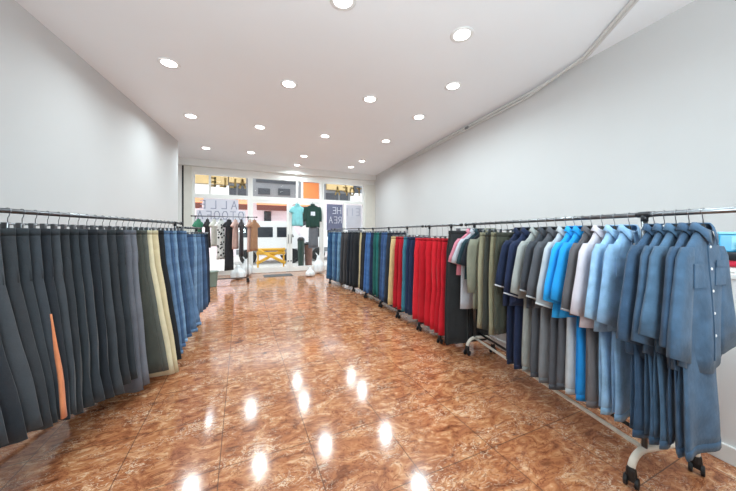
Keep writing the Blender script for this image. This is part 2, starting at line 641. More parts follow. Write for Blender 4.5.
BY = 18.0
rb, part = building(-9, 13, BY, 3.3, M_pink, 'pink-fronted street building with orange awnings across the road')
b = bmesh.new(); box(b, -9, 13, BY, BY + 4, 3.3, 5.2); part('upper_wall', b, M_bgrey)
for (x0, x1) in ((ray(194, BY), ray(204, BY)), (ray(236, BY), ray(247, BY)), (ray(256, BY), ray(289, BY)), (ray(293, BY), ray(312, BY))):
    b = bmesh.new()
    va = [b.verts.new((x, yy, zz)) for x in (x0, x1) for (yy, zz) in ((BY, 3.35), (BY - 0.9, 2.9), (BY - 0.9, 2.82), (BY, 3.27))]
    for k in range(4):
        b.faces.new((va[k], va[(k + 1) % 4], va[4 + (k + 1) % 4], va[4 + k]))
    b.faces.new(va[:4]); b.faces.new(va[4:])
    aw = part('awning', b, M_awning)
    b = bmesh.new(); box(b, x0, x1, BY - 0.92, BY - 0.88, 2.58, 2.88); part('valance', b, M_awdark)
for (p0, p1, z0, z1) in ((264, 271, 1.9, 2.6), (258, 288, 1.2, 1.75), (300, 310, 1.7, 2.5)):
    b = bmesh.new(); box(b, ray(p0, BY), ray(p1, BY), BY - 0.06, BY + 0.02, z0, z1); part('window', b, M_bwin)
for (p0, p1, z0, z1) in ((195, 228, 4.0, 4.75), (229, 246, 4.15, 4.6), (326, 344, 4.1, 4.8), (345, 352, 4.0, 4.6)):
    b = bmesh.new(); box(b, ray(p0, BY), ray(p1, BY), BY - 0.25, BY, z0, z1); part('sign_board', b, M_ochre)
for (p0, p1, z0, z1) in ((230, 236, 3.45, 4.0), (238, 246, 3.45, 4.0), (256, 296, 4.3, 4.7), (258, 270, 3.6, 3.95), (278, 290, 3.6, 4.0), (326, 338, 3.4, 3.9), (340, 348, 3.4, 3.9), (353, 360, 3.6, 4.5)):
    b = bmesh.new(); box(b, ray(p0, BY), ray(p1, BY), BY - 0.06, BY + 0.02, z0, z1); part('window', b, M_bwin)
for (p0, p1) in ((195, 229), (350, 364)):
    b = bmesh.new(); box(b, ray(p0, BY), ray(p1, BY), BY - 0.12, BY - 0.02, 3.3, 3.98); part('wall_panel', b, M_white)


def van(x0, x1, y0, label):
    r = empty('van', ((x0 + x1) / 2, y0 + 0.9, -0.02)); tag(r, label, 'van')
    L = r.location
    ln = x1 - x0

    def part(name, bm, mat, par=r, smooth=False):
        for v in bm.verts:
            v.co -= L
        return finish(name, bm, mat, par, smooth=smooth)
    prof = [(0, 0.35), (0, 1.2), (0.06, 1.66), (0.14, 1.8), (0.74, 1.8), (0.80, 1.74), (0.90, 1.2), (0.985, 1.02), (1.0, 0.8), (1.0, 0.35)]
    b = bmesh.new()
    A = [b.verts.new((x0 + u * ln, y0, z)) for u, z in prof]
    B = [b.verts.new((x0 + u * ln, y0 + 1.8, z)) for u, z in prof]
    for k in range(len(prof)):
        j = (k + 1) % len(prof)
        b.faces.new((A[k], A[j], B[j], B[k]))
    b.faces.new(A[::-1]); b.faces.new(B)
    bmesh.ops.bevel(b, geom=list(b.edges), offset=0.03, segments=2, affect='EDGES')
    part('body', b, M_van)
    for u0, u1, u2 in ((0.05, 0.24, 0.24), (0.29, 0.52, 0.52), (0.58, 0.84, 0.77)):
        b = bmesh.new()
        q = [(u0, 1.12), (u1, 1.12), (u2, 1.55), (u0, 1.55)]
        A = [b.verts.new((x0 + u * ln, y0 - 0.012, z)) for u, z in q]
        B = [b.verts.new((x0 + u * ln, y0 + 0.01, z)) for u, z in q]
        for k in range(4):
            b.faces.new((A[k], A[(k + 1) % 4], B[(k + 1) % 4], B[k]))
        b.faces.new(A[::-1]); b.faces.new(B)
        part('window', b, M_bwin)
    for u in (0.17, 0.82):
        for yy in (y0 + 0.08, y0 + 1.72):
            b = bmesh.new()
            lathe(b, [(0.2, -0.11), (0.31, -0.10), (0.33, -0.06), (0.33, 0.06), (0.31, 0.10), (0.2, 0.11)], 20,
                  Matrix.Translation((x0 + u * ln, yy, 0.31)) @ Matrix.Rotation(PI / 2, 4, 'X'))
            part('wheel', b, M_tyre, smooth=False)
    b = bmesh.new(); box(b, x0 + 0.02, x1 - 0.02, y0 - 0.02, y0 + 0.02, 0.42, 0.62); part('sill_trim', b, M_bgrey)


van(-0.2, 2.55, 12.7, 'white van parked in the street outside the left door leaf')
van(2.75, 6.4, 13.4, 'white van farther along the street outside the right door leaf')

# yellow barrier
ybx0, ybx1 = ray(256.5, 11.3), ray(285, 11.3)
r = empty('street_barrier', ((ybx0 + ybx1) / 2, 11.3, -0.02)); tag(r, 'low yellow barrier of crossed bars standing outside the left door leaf', 'barrier')
hw_ = (ybx1 - ybx0) / 2
for nm, pts, rr in (('top_bar', [(-hw_, 0, 0.70), (hw_, 0, 0.70)], 0.05), ('middle_bar', [(-hw_, 0, 0.56), (hw_, 0, 0.56)], 0.055),
                    ('cross_bar', [(-hw_, 0.03, 0.18), (hw_, 0.03, 0.72)], 0.055), ('cross_bar', [(-hw_, -0.08, 0.72), (hw_, -0.08, 0.18)], 0.055),
                    ('leg', [(-hw_ * 0.9, 0, 0), (-hw_ * 0.9, 0, 0.70)], 0.03), ('leg', [(hw_ * 0.9, 0, 0), (hw_ * 0.9, 0, 0.70)], 0.03)):
    b = bmesh.new(); tube(b, pts, rr, 8); finish(nm, b, M_yellow, r, smooth=True)


def street_bin(px, y, h, rad, m, label):
    r = empty('street_bin', (ray(px, y), y, -0.02)); tag(r, label, 'bin')
    b = bmesh.new(); lathe(b, [(rad * 0.8, 0), (rad, h * 0.85), (rad, h * 0.88)], 16); finish('body', b, m, r, smooth=False)
    b = bmesh.new(); lathe(b, [(rad * 1.05, h * 0.88), (rad * 1.05, h * 0.93), (rad * 0.6, h)], 16); finish('lid', b, M_black, r)


street_bin(301, 11.6, 1.15, 0.14, M_green, 'dark green street bin seen through the right door leaf')
street_bin(308.5, 11.7, 0.95, 0.17, M_brown, 'brown street bin beside the dark green one')

# ------------------------------------------------------------------ ceiling downlights
HC = CEIL - EYE
LIGHTS = [((343, 0), 'round ceiling light cut by the top edge of the picture'),
          ((462, 34.5), 'largest round ceiling light, nearest the cable pipes'),
          ((169, 63), 'round ceiling light nearest the left wall'),
          ((289, 84), 'round ceiling light in mid ceiling, second nearest in its row'),
          ((453, 86), 'round ceiling light straight beyond the largest one'),
          ((370, 99), 'round ceiling light alone in the middle of the ceiling'),
          ((191, 116), 'second round ceiling light along the left wall'),
          ((419, 117), 'third round ceiling light along the pipe side of the ceiling'),
          ((260, 127), 'round ceiling light between the left row and the middle row'),
          ((325, 136), 'round ceiling light in the middle row, halfway to the shop front'),
          ((386, 141), 'fourth round ceiling light along the pipe side of the ceiling'),
          ((206, 148), 'third round ceiling light along the left wall, by its far end'),
          ((251, 152.5), 'round ceiling light above the left shop window'),
          ((304, 156), 'round ceiling light above the doors, nearer of the close pair'),
          ((362, 161), 'last but one round ceiling light near the right wall'),
          ((297, 165), 'round ceiling light above the doors, farther of the close pair'),
          ((351, 167), 'round ceiling light beside the lintel above the right shop window')]
lamp_proto = None
for (px, py), lab in LIGHTS + [((None, i), '') for i in range(4)]:
    if px is None:
        x, y = [(-0.9, -0.2), (1.9, -0.5), (-0.8, -1.9), (1.9, -2.0)][py]  # four unseen lights added behind the viewer to help fill the room
        if (x, y) in ((-0.8, -1.9), (1.9, -2.0), (-0.9, -0.2), (1.9, -0.5)):
            lab = 'unseen round ceiling light added behind the viewer'
    else:
        zc = F_PX * HC / (233.0 - py)
        x, y = W((px - 368.0) / F_PX * zc, zc)
    if lamp_proto is None:
        lamp_proto = empty('ceiling_light')
        b = bmesh.new()
        lathe(b, [(0.085, -0.004), (0.11, -0.012), (0.125, -0.006), (0.125, -0.0005), (0.085, -0.0005)], 28)
        k1 = finish('trim_ring', b, M_wplast, lamp_proto, smooth=True)
        b = bmesh.new()
        lathe(b, [(0.0848, -0.002), (0.0848, -0.009), (0.05, -0.011), (0.001, -0.0115)], 28)
        k2 = finish('lens', b, M_lens, lamp_proto, smooth=True)
        ld = bpy.data.lights.new('ceiling_light_glow', 'AREA')
        ld.shape = 'DISK'; ld.size = 0.16; ld.spread = math.radians(160); ld.energy = LAMP_W; ld.color = (0.795, 0.955, 1.0)
        k3 = bpy.data.objects.new('ceiling_light_glow', ld); COL.objects.link(k3); k3.parent = lamp_proto
        k3.location = (0, 0, -0.02)
        o = lamp_proto
    else:
        o = lamp_proto.copy(); COL.objects.link(o)
        for ch in (k1, k2, k3):
            c = ch.copy(); COL.objects.link(c); c.parent = o
    o.location = (x, y, CEIL)
    tag(o, lab, 'ceiling light', 'round downlights in the ceiling')

# ------------------------------------------------------------------ cable pipes on the right wall
r = empty('cable_conduit', (rw(5), 5, CEIL - 0.1)); tag(r, 'white cable pipes running along the top of the right wall', 'conduit')


def cpt(px, py, dz=0.03):
    zc = F_PX * (HC - dz) / (233.0 - py)
    x, y = W((px - 368.0) / F_PX * zc, zc)
    return Vector((x, y, CEIL - dz))


for off in (0.0, 0.045):
    b = bmesh.new()
    pts = [cpt(668, -40), cpt(637, 0), cpt(600, 42), cpt(586, 58)]
    e = cpt(574, 67)
    tail = [Vector((rw(yy) - 0.03, yy, CEIL - 0.05)) for yy in (3.0, 4.0, 5.0, 6.5, 8.2)]
    P = [p + Vector((off, 0, 0)) for p in pts] if off == 0 else [p + Vector((-0.045, 0.0, 0)) for p in pts]
    T = [t + Vector((0, 0, -off)) for t in tail]
    P = P + T[(0 if T[0].y > P[-1].y + 0.1 else 1):]
    tube(b, [p - r.location for p in P], 0.017, 8)
    finish('pipe', b, M_conduit, r, smooth=True)
b = bmesh.new()
lathe(b, [(0.03, -0.04), (0.03, 0.04)], 12, Matrix.Translation(Vector((rw(4.4) - 0.035, 4.4, CEIL - 0.07)) - r.location) @ Matrix.Rotation(PI / 2, 4, 'X'))
finish('coupling', b, M_bgrey, r, smooth=False)

# ------------------------------------------------------------------ long white counter behind the right-hand rack
def cnt(z):
    return 2.61 - 0.35 * z


a0 = Vector((*W(cnt(0.75), 0.75), 0)); a1 = Vector((*W(cnt(3.62), 3.62), 0))
dv = (a1 - a0).normalized(); nv = Vector((dv.y, -dv.x, 0))          # nv points to the wall
r = empty('counter', (a0 + a1) / 2, math.atan2(dv.y, dv.x)); hl = (a1 - a0).length / 2
tag(r, 'long white counter standing behind the clothes rail on the right', 'counter')
# local x along the front, local -y towards the wall
bx('body', M_count, (-hl, hl, -0.55, 0.0, 0.0, 1.04), r)
bx('plinth', M_white, (-hl, hl, 0.0, 0.018, 0.0, 0.10), r, bev=0.004)
bx('countertop', M_white, (-hl - 0.01, hl + 0.01, -0.56, 0.012, 1.04, 1.07), r, bev=0.005)


def on_counter(px, back):
    k = (px - 368.0) / F_PX
    # point on the counter top 'back' metres behind its front edge along the sight line of column px
    z = 2.61 / (k + 0.35)
    p = Vector((*W(k * z, z), 0))
    return p + nv * back, math.atan2(dv.y, dv.x)


p, rz = on_counter(738, 0.16)
PILE = [((222, 218, 214), 0.035, 'white folded shirt, lowest of the pile on the counter'),
        ((196, 44, 66), 0.038, 'red folded shirt in the pile on the counter'),
        ((36, 37, 42), 0.044, 'black folded shirt in the pile under the blue tub')]
zz = 1.07


def folded(p, rz, z, w, d, h, c, lab):
    b = bmesh.new()
    box(b, -w, w, -d, d, 0, h - 0.001, bev=h * 0.42)
    for v in b.verts:
        if v.co.z < h * 0.5:
            v.co.z *= 0.6
    o = finish('folded_shirt', b, fabric(c), loc=(p.x, p.y, z), rz=rz, smooth=True)
    return tag(o, lab, 'shirt', 'folded shirts piled on the counter')


for i, (c, h, lab) in enumerate(PILE):
    folded(p, rz + 0.05 * (i - 1), zz, 0.15 - 0.004 * i, 0.12, h, c, lab)
    zz += h
dv2 = Vector((math.cos(rz), math.sin(rz), 0))
t = p + dv2 * 0.085 + nv * 0.0
r = empty('storage_tub', (t.x, t.y, zz), -YAW - 0.75); tag(r, 'blue plastic tub on the pile of folded shirts behind the denim shirts', 'tub')
bx('body', M_blue, (-0.048, 0.048, -0.04, 0.04, 0.0, 0.105), r, bev=0.007)
bx('lid', M_bluelid, (-0.051, 0.051, -0.043, 0.043, 0.105, 0.12), r, bev=0.004)
bx('label_panel', M_bluelid, (0.0, 0.04, -0.042, -0.0395, 0.015, 0.095), r)
t = p - dv2 * 0.045
for i, (c, h, lab) in enumerate((((226, 226, 228), 0.03, 'white folded shirt beside the blue tub'), ((40, 42, 48), 0.035, 'black folded shirt on top of the pile beside the blue tub'))):
    folded(t, rz, zz, 0.066, 0.09, h, c, lab); zz += h


# ------------------------------------------------------------------ racks
def rack(label, posts, rail_a, rail_b, h, side, foot=(0.2, 0.2), rail_m=M_chrome, foot_m=M_dark, post_m=M_chrome, bh=0.10, rail_off=0.0, extra_rail=False):
    """posts: floor points (cam plan) from near to far; side: +1 aisle on the left of the rail"""
    P = [Vector((*W(*q), 0)) for q in posts]
    A = Vector((*W(*rail_a), h)); B = Vector((*W(*rail_b), h))
    base = sum(P, Vector()) / len(P)
    r = empty('clothes_rack', base); tag(r, label, 'clothes rack', 'clothes racks')
    d = (P[-1] - P[0]).normalized(); nrm = Vector((-d.y, d.x, 0)) * side       # towards the aisle

    def fin(nm, b, m, par=r, smooth=True):
        for v in b.verts:
            v.co -= base
        return finish(nm, b, m, par, smooth=smooth)
    b = bmesh.new(); tube(b, [A, B], 0.0125, 12); fin('hanging_rail', b, rail_m)
    for e in (A, B):
        b = bmesh.new()
        dd = (B - A).normalized()
        s = 1 if e is B else -1
        tube(b, [e, e + dd * 0.012 * s, e + dd * 0.03 * s, e + dd * 0.04 * s], [0.016, 0.018, 0.018, 0.009], 12); fin('end_cap', b, M_black)
    b = bmesh.new(); tube(b, [P[0] + Vector((0, 0, bh)) + nrm * rail_off, P[-1] + Vector((0, 0, bh)) + nrm * rail_off], 0.0125, 10); fin('bottom_rail', b, foot_m)
    if extra_rail:
        b = bmesh.new(); tube(b, [P[0] + Vector((0, 0, bh + 0.045)) - nrm * 0.05, P[-1] + Vector((0, 0, bh + 0.045)) - nrm * 0.05], 0.011, 10); fin('brace_rail', b, M_dark)
    for p in P:
        b = bmesh.new(); tube(b, [p + Vector((0, 0, bh)), p + Vector((0, 0, h - 0.012))], 0.013, 12); fin('post', b, post_m)
        b = bmesh.new()
        tube(b, [p + Vector((0, 0, h)) - d * 0.035, p + Vector((0, 0, h)) - d * 0.02, p + Vector((0, 0, h)) + d * 0.02, p + Vector((0, 0, h)) + d * 0.035], [0.0135, 0.016, 0.016, 0.0135], 12)
        tube(b, [p + Vector((0, 0, h - 0.035)), p + Vector((0, 0, h))], 0.0155, 12)
        fin('joint', b, M_dark)
        # arched foot
        fa, fb = foot if p is P[0] else (foot[0], min(foot[1], 0.37 if rail_off < 0 else 0.22))
        pts = []
        L = p + nrm * fa; Rr = p - nrm * fb
        zt, zl = bh, min(0.085, bh - 0.012)
        for k in range(7):
            t = PI / 2 * k / 6
            rad = min(0.11, zt - zl)
            pts.append(L - nrm * rad * (1 - math.cos(t)) + Vector((0, 0, zl + (zt - zl) * math.sin(t))))
        for k in range(6, -1, -1):
            t = PI / 2 * k / 6
            rad = min(0.11, zt - zl)
            pts.append(Rr + nrm * rad * (1 - math.cos(t)) + Vector((0, 0, zl + (zt - zl) * math.sin(t))))
        b = bmesh.new(); tube(b, pts, 0.0165, 12); fin('foot', b, foot_m)
        for c in (L, Rr):
            b = bmesh.new()
            tube(b, [c + Vector((0, 0, 0.062)), c + Vector((0, 0, 0.09)), c + Vector((0, 0, 0.105))], [0.022, 0.021, 0.015], 12)
            box(b, c.x - 0.012, c.x + 0.012, c.y - 0.020, c.y + 0.020, 0.03, 0.066)
            cs = fin('caster', b, M_black, smooth=False)
            b = bmesh.new()
            for s in (-1, 1):
                ax = nrm * 0.5 + d * 0.866
                q = c + ax * 0.022 * s + Vector((0, 0, 0.027))
                tube(b, [q - ax * 0.009, q - ax * 0.006, q + ax * 0.006, q + ax * 0.009], [0.02, 0.0268, 0.0268, 0.02], 16)
            for v in b.verts:
                v.co -= base
            finish('wheel', b, M_rubber, cs, smooth=False)
    return r


def line(a, b):
    a = Vector(a); b = Vector(b)
    return lambda z: (a.x + (b.x - a.x) * (z - a.y) / (b.y - a.y), z)


RH_A, RH_L1, RH_L2, RH_C, RH_D, RH_E, RH_F = 1.395, 1.413, 1.365, 1.393, 1.393, 1.40, 1.73
lA = line((1.43, 1.5), (1.14, 3.05))
lL1 = line((-1.83, 1.42), (-2.18, 3.3))
lL2 = line((-2.25, 3.36), (-2.44, 4.2))
lC = line((1.055, 3.26), (0.807, 3.92))
lD = line((0.757, 4.0), (-0.065, 6.2))
lE = line((-0.11, 6.24), (-0.95, 7.55))
rack('long clothes rack of denim shirts and uniforms in the right foreground', [lA(1.478), lA(3.052)], lA(1.08), lA(3.2), RH_A, 1, (0.085, 0.35), foot_m=M_pale, bh=0.18, extra_rail=True)
rack('long clothes rack of black trousers along the left wall', [lL1(0.985), lL1(3.19)], lL1(0.9), lL1(3.31), RH_L1, -1, (0.0, 0.37), rail_off=-0.34)
rack('lower short clothes rack of blue jeans at the far end of the left side', [lL2(3.48), lL2(3.96)], lL2(3.36), lL2(4.1), RH_L2, -1, (0.0, 0.37), rail_off=-0.34, rail_m=M_dark)
rack('short clothes rack of red trousers behind the black trousers', [lC(3.415), lC(3.855)], lC(3.26), lC(3.92), RH_C, 1, (0.16, 0.2), rail_off=0.1)
rack('long clothes rack of navy, teal and red garments mid way on the right', [lD(4.405), lD(5.04), lD(5.755)], lD(4.0), lD(6.2), RH_D, 1, (0.16, 0.2), rail_off=0.1)
rack('farthest clothes rack of jeans on the right, by the shop window', [lE(6.385), lE(7.41)], lE(6.24), lE(7.55), RH_E, 1, (0.14, 0.2), rail_off=0.1)
RFX0, RFX1, RFY = -1.12, 0.37, 8.36


def Wi(x, y):
    return (CY * x - SY * y, SY * x + CY * y)


rack('tall clothes rack with dresses in front of the left shop window', [Wi(RFX0 + 0.06, RFY), Wi(RFX1 - 0.20, RFY)], Wi(RFX0, RFY), Wi(RFX1, RFY), RH_F, -1, (0.2, 0.2))

# ------------------------------------------------------------------ hangers
HG = 'clothes hangers on the rails'


def hook_bm(z_end, r=0.0152):
    b = bmesh.new()
    pts = [(0, 0, z_end), (0, 0, -0.036), (0.006, 0, -0.026)]
    for k in range(11):
        t = math.radians(-55 + k * 24)
        pts.append((r * math.cos(t), 0, r * math.sin(t)))
    tube(b, pts, 0.0019, 6)
    return b


def coat_hanger(loc, rz, label, white=False, hw=0.125, drop=0.10):
    b = bmesh.new()
    z = -drop
    pts = [(-hw, 0, z - 0.085), (-hw * 0.75, 0, z - 0.062), (-hw * 0.4, 0, z - 0.03), (-0.02, 0, z), (0.02, 0, z), (hw * 0.4, 0, z - 0.03), (hw * 0.75, 0, z - 0.062), (hw, 0, z - 0.085)]
    tube(b, pts, [0.006, 0.008, 0.009, 0.010, 0.010, 0.009, 0.008, 0.006], 8)
    tube(b, [(-hw * 0.95, 0, z - 0.075), (-hw * 0.5, 0, z - 0.088), (hw * 0.5, 0, z - 0.088), (hw * 0.95, 0, z - 0.075)], 0.005, 6)
    tube(b, [(0, 0, z), (0, 0, z + 0.022), (0, 0, z + 0.045)], [0.0105, 0.011, 0.006], 8)
    o = finish('clothes_hanger', b, M_wplast if white else M_black, loc=loc, rz=rz, smooth=True)
    tag(o, label, 'hanger', HG)
    finish('hook', hook_bm(z + 0.044), M_steel, o, smooth=True)
    return o


def clip_hanger(loc, rz, label, hw=0.15, drop=0.07):
    b = bmesh.new()
    z = -drop
    tube(b, [(-hw, 0, z), (-hw * 0.3, 0, z + 0.004), (0, 0, z + 0.008), (hw * 0.3, 0, z + 0.004), (hw, 0, z)], 0.0035, 6)
    o = finish('clip_hanger', b, M_steel, loc=loc, rz=rz, smooth=True)
    tag(o, label, 'hanger', HG)
    finish('hook', hook_bm(z + 0.008), M_steel, o, smooth=True)
    for s in (-1, 1):
        b = bmesh.new()
        box(b, s * hw * 0.85 - 0.012, s * hw * 0.85 + 0.012, -0.007, 0.007, z - 0.0205, z + 0.008, bev=0.002)
        finish('clip', b, M_chrome, o)
    return o


# ------------------------------------------------------------------ garments
def sheet_tube(b, rows, cx=0.0, seg=13, wave=None, cap=True):
    """flattened hanging tube. rows: (z, x centre, half width, half thickness, y centre); wave(u, x, z) bends the sheet"""
    rings = []
    for (z, xc, hw, ht, yc) in rows:
        ring = []
        for k in range(seg):            # near face
            u = -1 + 2 * k / (seg - 1)
            ring.append((u, 1))
        for k in range(seg):
            u = 1 - 2 * k / (seg - 1)
            ring.append((u, -1))
        vs = []
        for (u, s) in ring:
            x = cx + xc + hw * u
            t = ht * math.sqrt(max(0.0, 1 - abs(u) ** 3.0)) * 0.92 + 0.08 * ht
            y = yc + s * t + (wave(u, x, z) if wave else 0)
            vs.append(b.verts.new((x, y, z)))
        rings.append(vs)
    n = 2 * seg
    for q in range(len(rings) - 1):
        for k in range(n):
            b.faces.new((rings[q][k], rings[q][(k + 1) % n], rings[q + 1][(k + 1) % n], rings[q + 1][k]))
    if cap:
        b.faces.new(rings[0][::-1])
        b.faces.new(rings[-1])


def lerp(a, b, t):
    return a + (b - a) * t


def sm(t):
    t = max(0.0, min(1.0, t))
    return t * t * (3 - 2 * t)


def trousers(loc, rz, col, L, label, cat='trousers', group=None, denim=False, top=-0.09, thick=0.022, seed=0, mat=None,
             hem=0.115, name='trousers', stripe=None, waist=0.165, pockets=False, hemband=False, ylean=0.0):
    rr = random.Random(seed * 31 + 5)
    m = mat or fabric(col, denim)
    ph, ph2, k1 = 0.45 * seed, 0.3 * seed, 21 + 3 * math.sin(seed * 0.25)
    am = thick * 0.62

    def wave(u, x, z):
        t = (top - z) / L
        return am * sm(t * 1.6) * (math.sin(k1 * x + ph + 0.9 * t) * 0.7 + 0.3 * math.sin(2.3 * k1 * x + ph2 + 3 * t)) + 0.25 * am * sm(t * 5) * math.sin(55 * x + ph2 + 9 * t)
    b = bmesh.new()
    # seat
    rise = 0.26
    rows = []
    for k in range(6):
        t = k / 5
        z = top - rise * t
        rows.append((z, 0, lerp(waist, waist * 1.13, sm(t)), lerp(0.012, thick * 0.9, sm(t * 2)) * (1 - 0.75 * sm((t - 0.55) / 0.45)), 0))
    sheet_tube(b, rows, 0, 15, wave)
    lean = 0.02 * math.sin(seed * 0.7) + rr.uniform(-0.006, 0.006)

    def leg_at(t):
        d = rise * 0.40 + (L - rise * 0.40) * t
        o_ = waist * lerp(1.0, 1.13, sm(min(1.0, d / rise)))
        q = max(0.0, d - rise) / (L - rise)
        h_ = lerp(o_ * 0.5, hem * 0.93, q) + 0.004 * math.sin(9 * t + ph) * sm(t * 3)
        return h_, lerp(o_ * 0.985, hem * 1.9, q) - h_
    for s in (-1, 1):
        rows = []
        for k in range(12):
            t = k / 11
            z = top - rise * 0.40 - (L - rise * 0.40) * t
            hw, xc = leg_at(t)
            xc = s * xc + lean * t
            rows.append((z, xc, hw, lerp(thick * 0.45, thick * 0.95, sm(t * 5)) + thick * 0.2 * t, ylean * t))
        sheet_tube(b, rows, 0, 11, wave)
    o = finish(name, b, m, loc=loc, rz=rz, smooth=True)
    tag(o, label, cat, group)
    b = bmesh.new()
    sheet_tube(b, [(top + 0.001, 0, waist * 1.01, 0.0145, 0), (top - 0.036, 0, waist * 1.02, 0.0165, 0)], 0, 15)
    finish('waistband', b, fabric(tuple(int(v * 0.86) for v in col), denim), o, smooth=True)
    if hemband:
        for s in (-1, 1):
            b = bmesh.new()
            z = top - L
            xc = s * hem * 0.97 + lean
            sheet_tube(b, [(z + 0.03, xc, hem * 0.94, thick * 1.2, 0), (z - 0.002, xc, hem * 0.945, thick * 1.22, 0)], 0, 11, wave)
            finish('hem', b, fabric(tuple(int(min(255, v * 1.12 + 8)) for v in col), denim), o, smooth=True)
    if pockets:
        for s in (-1, 1):
            for f in (-1,):
                b = bmesh.new()
                patch(b, s * 0.08 - 0.05, s * 0.08 + 0.05, top - 0.09, top - 0.21, lambda x, z: f * (thick * 0.92) + wave(0, x, z), f * 0.004)
                finish('back_pocket', b, m, o)
    if stripe:
        # stripe runs down the aisle-side edge of the leg
        b = bmesh.new()
        rows = []
        for k in range(10):
            t = k / 9
            z = top - lerp(0.45, L + 0.002, t)
            tt = (-z + top - rise * 0.40) / (L - rise * 0.40)
            hw, xe = leg_at(tt)
            xe = xe + lean * tt + hw
            rows.append((z, xe - 0.004, 0.010, lerp(0.003, 0.017, sm(t * 1.2)), ylean * tt))
        sheet_tube(b, rows, 0, 5, wave)
        finish('side_stripe', b, fabric(stripe), o, smooth=True)['label'] = 'orange side stripe'
    return o


def patch(b, x0, x1, z0, z1, fy, off, nx=5, nz=5):
    g = [[[b.verts.new((lerp(x0, x1, i / (nx - 1)), fy(lerp(x0, x1, i / (nx - 1)), lerp(z0, z1, j / (nz - 1))) + o_, lerp(z0, z1, j / (nz - 1)))) for i in range(nx)] for j in range(nz)] for o_ in (off, off * 0.1)]
    for j in range(nz - 1):
        for i in range(nx - 1):
            b.faces.new((g[0][j][i], g[0][j][i + 1], g[0][j + 1][i + 1], g[0][j + 1][i]))
            b.faces.new((g[1][j][i], g[1][j + 1][i], g[1][j + 1][i + 1], g[1][j][i + 1]))
    edge = [(0, i) for i in range(nx)] + [(j, nx - 1) for j in range(1, nz)] + [(nz - 1, i) for i in range(nx - 2, -1, -1)] + [(j, 0) for j in range(nz - 2, 0, -1)]
    for q in range(len(edge)):
        a, c = edge[q], edge[(q + 1) % len(edge)]
        b.faces.new((g[0][a[0]][a[1]], g[1][a[0]][a[1]], g[1][c[0]][c[1]], g[0][c[0]][c[1]]))


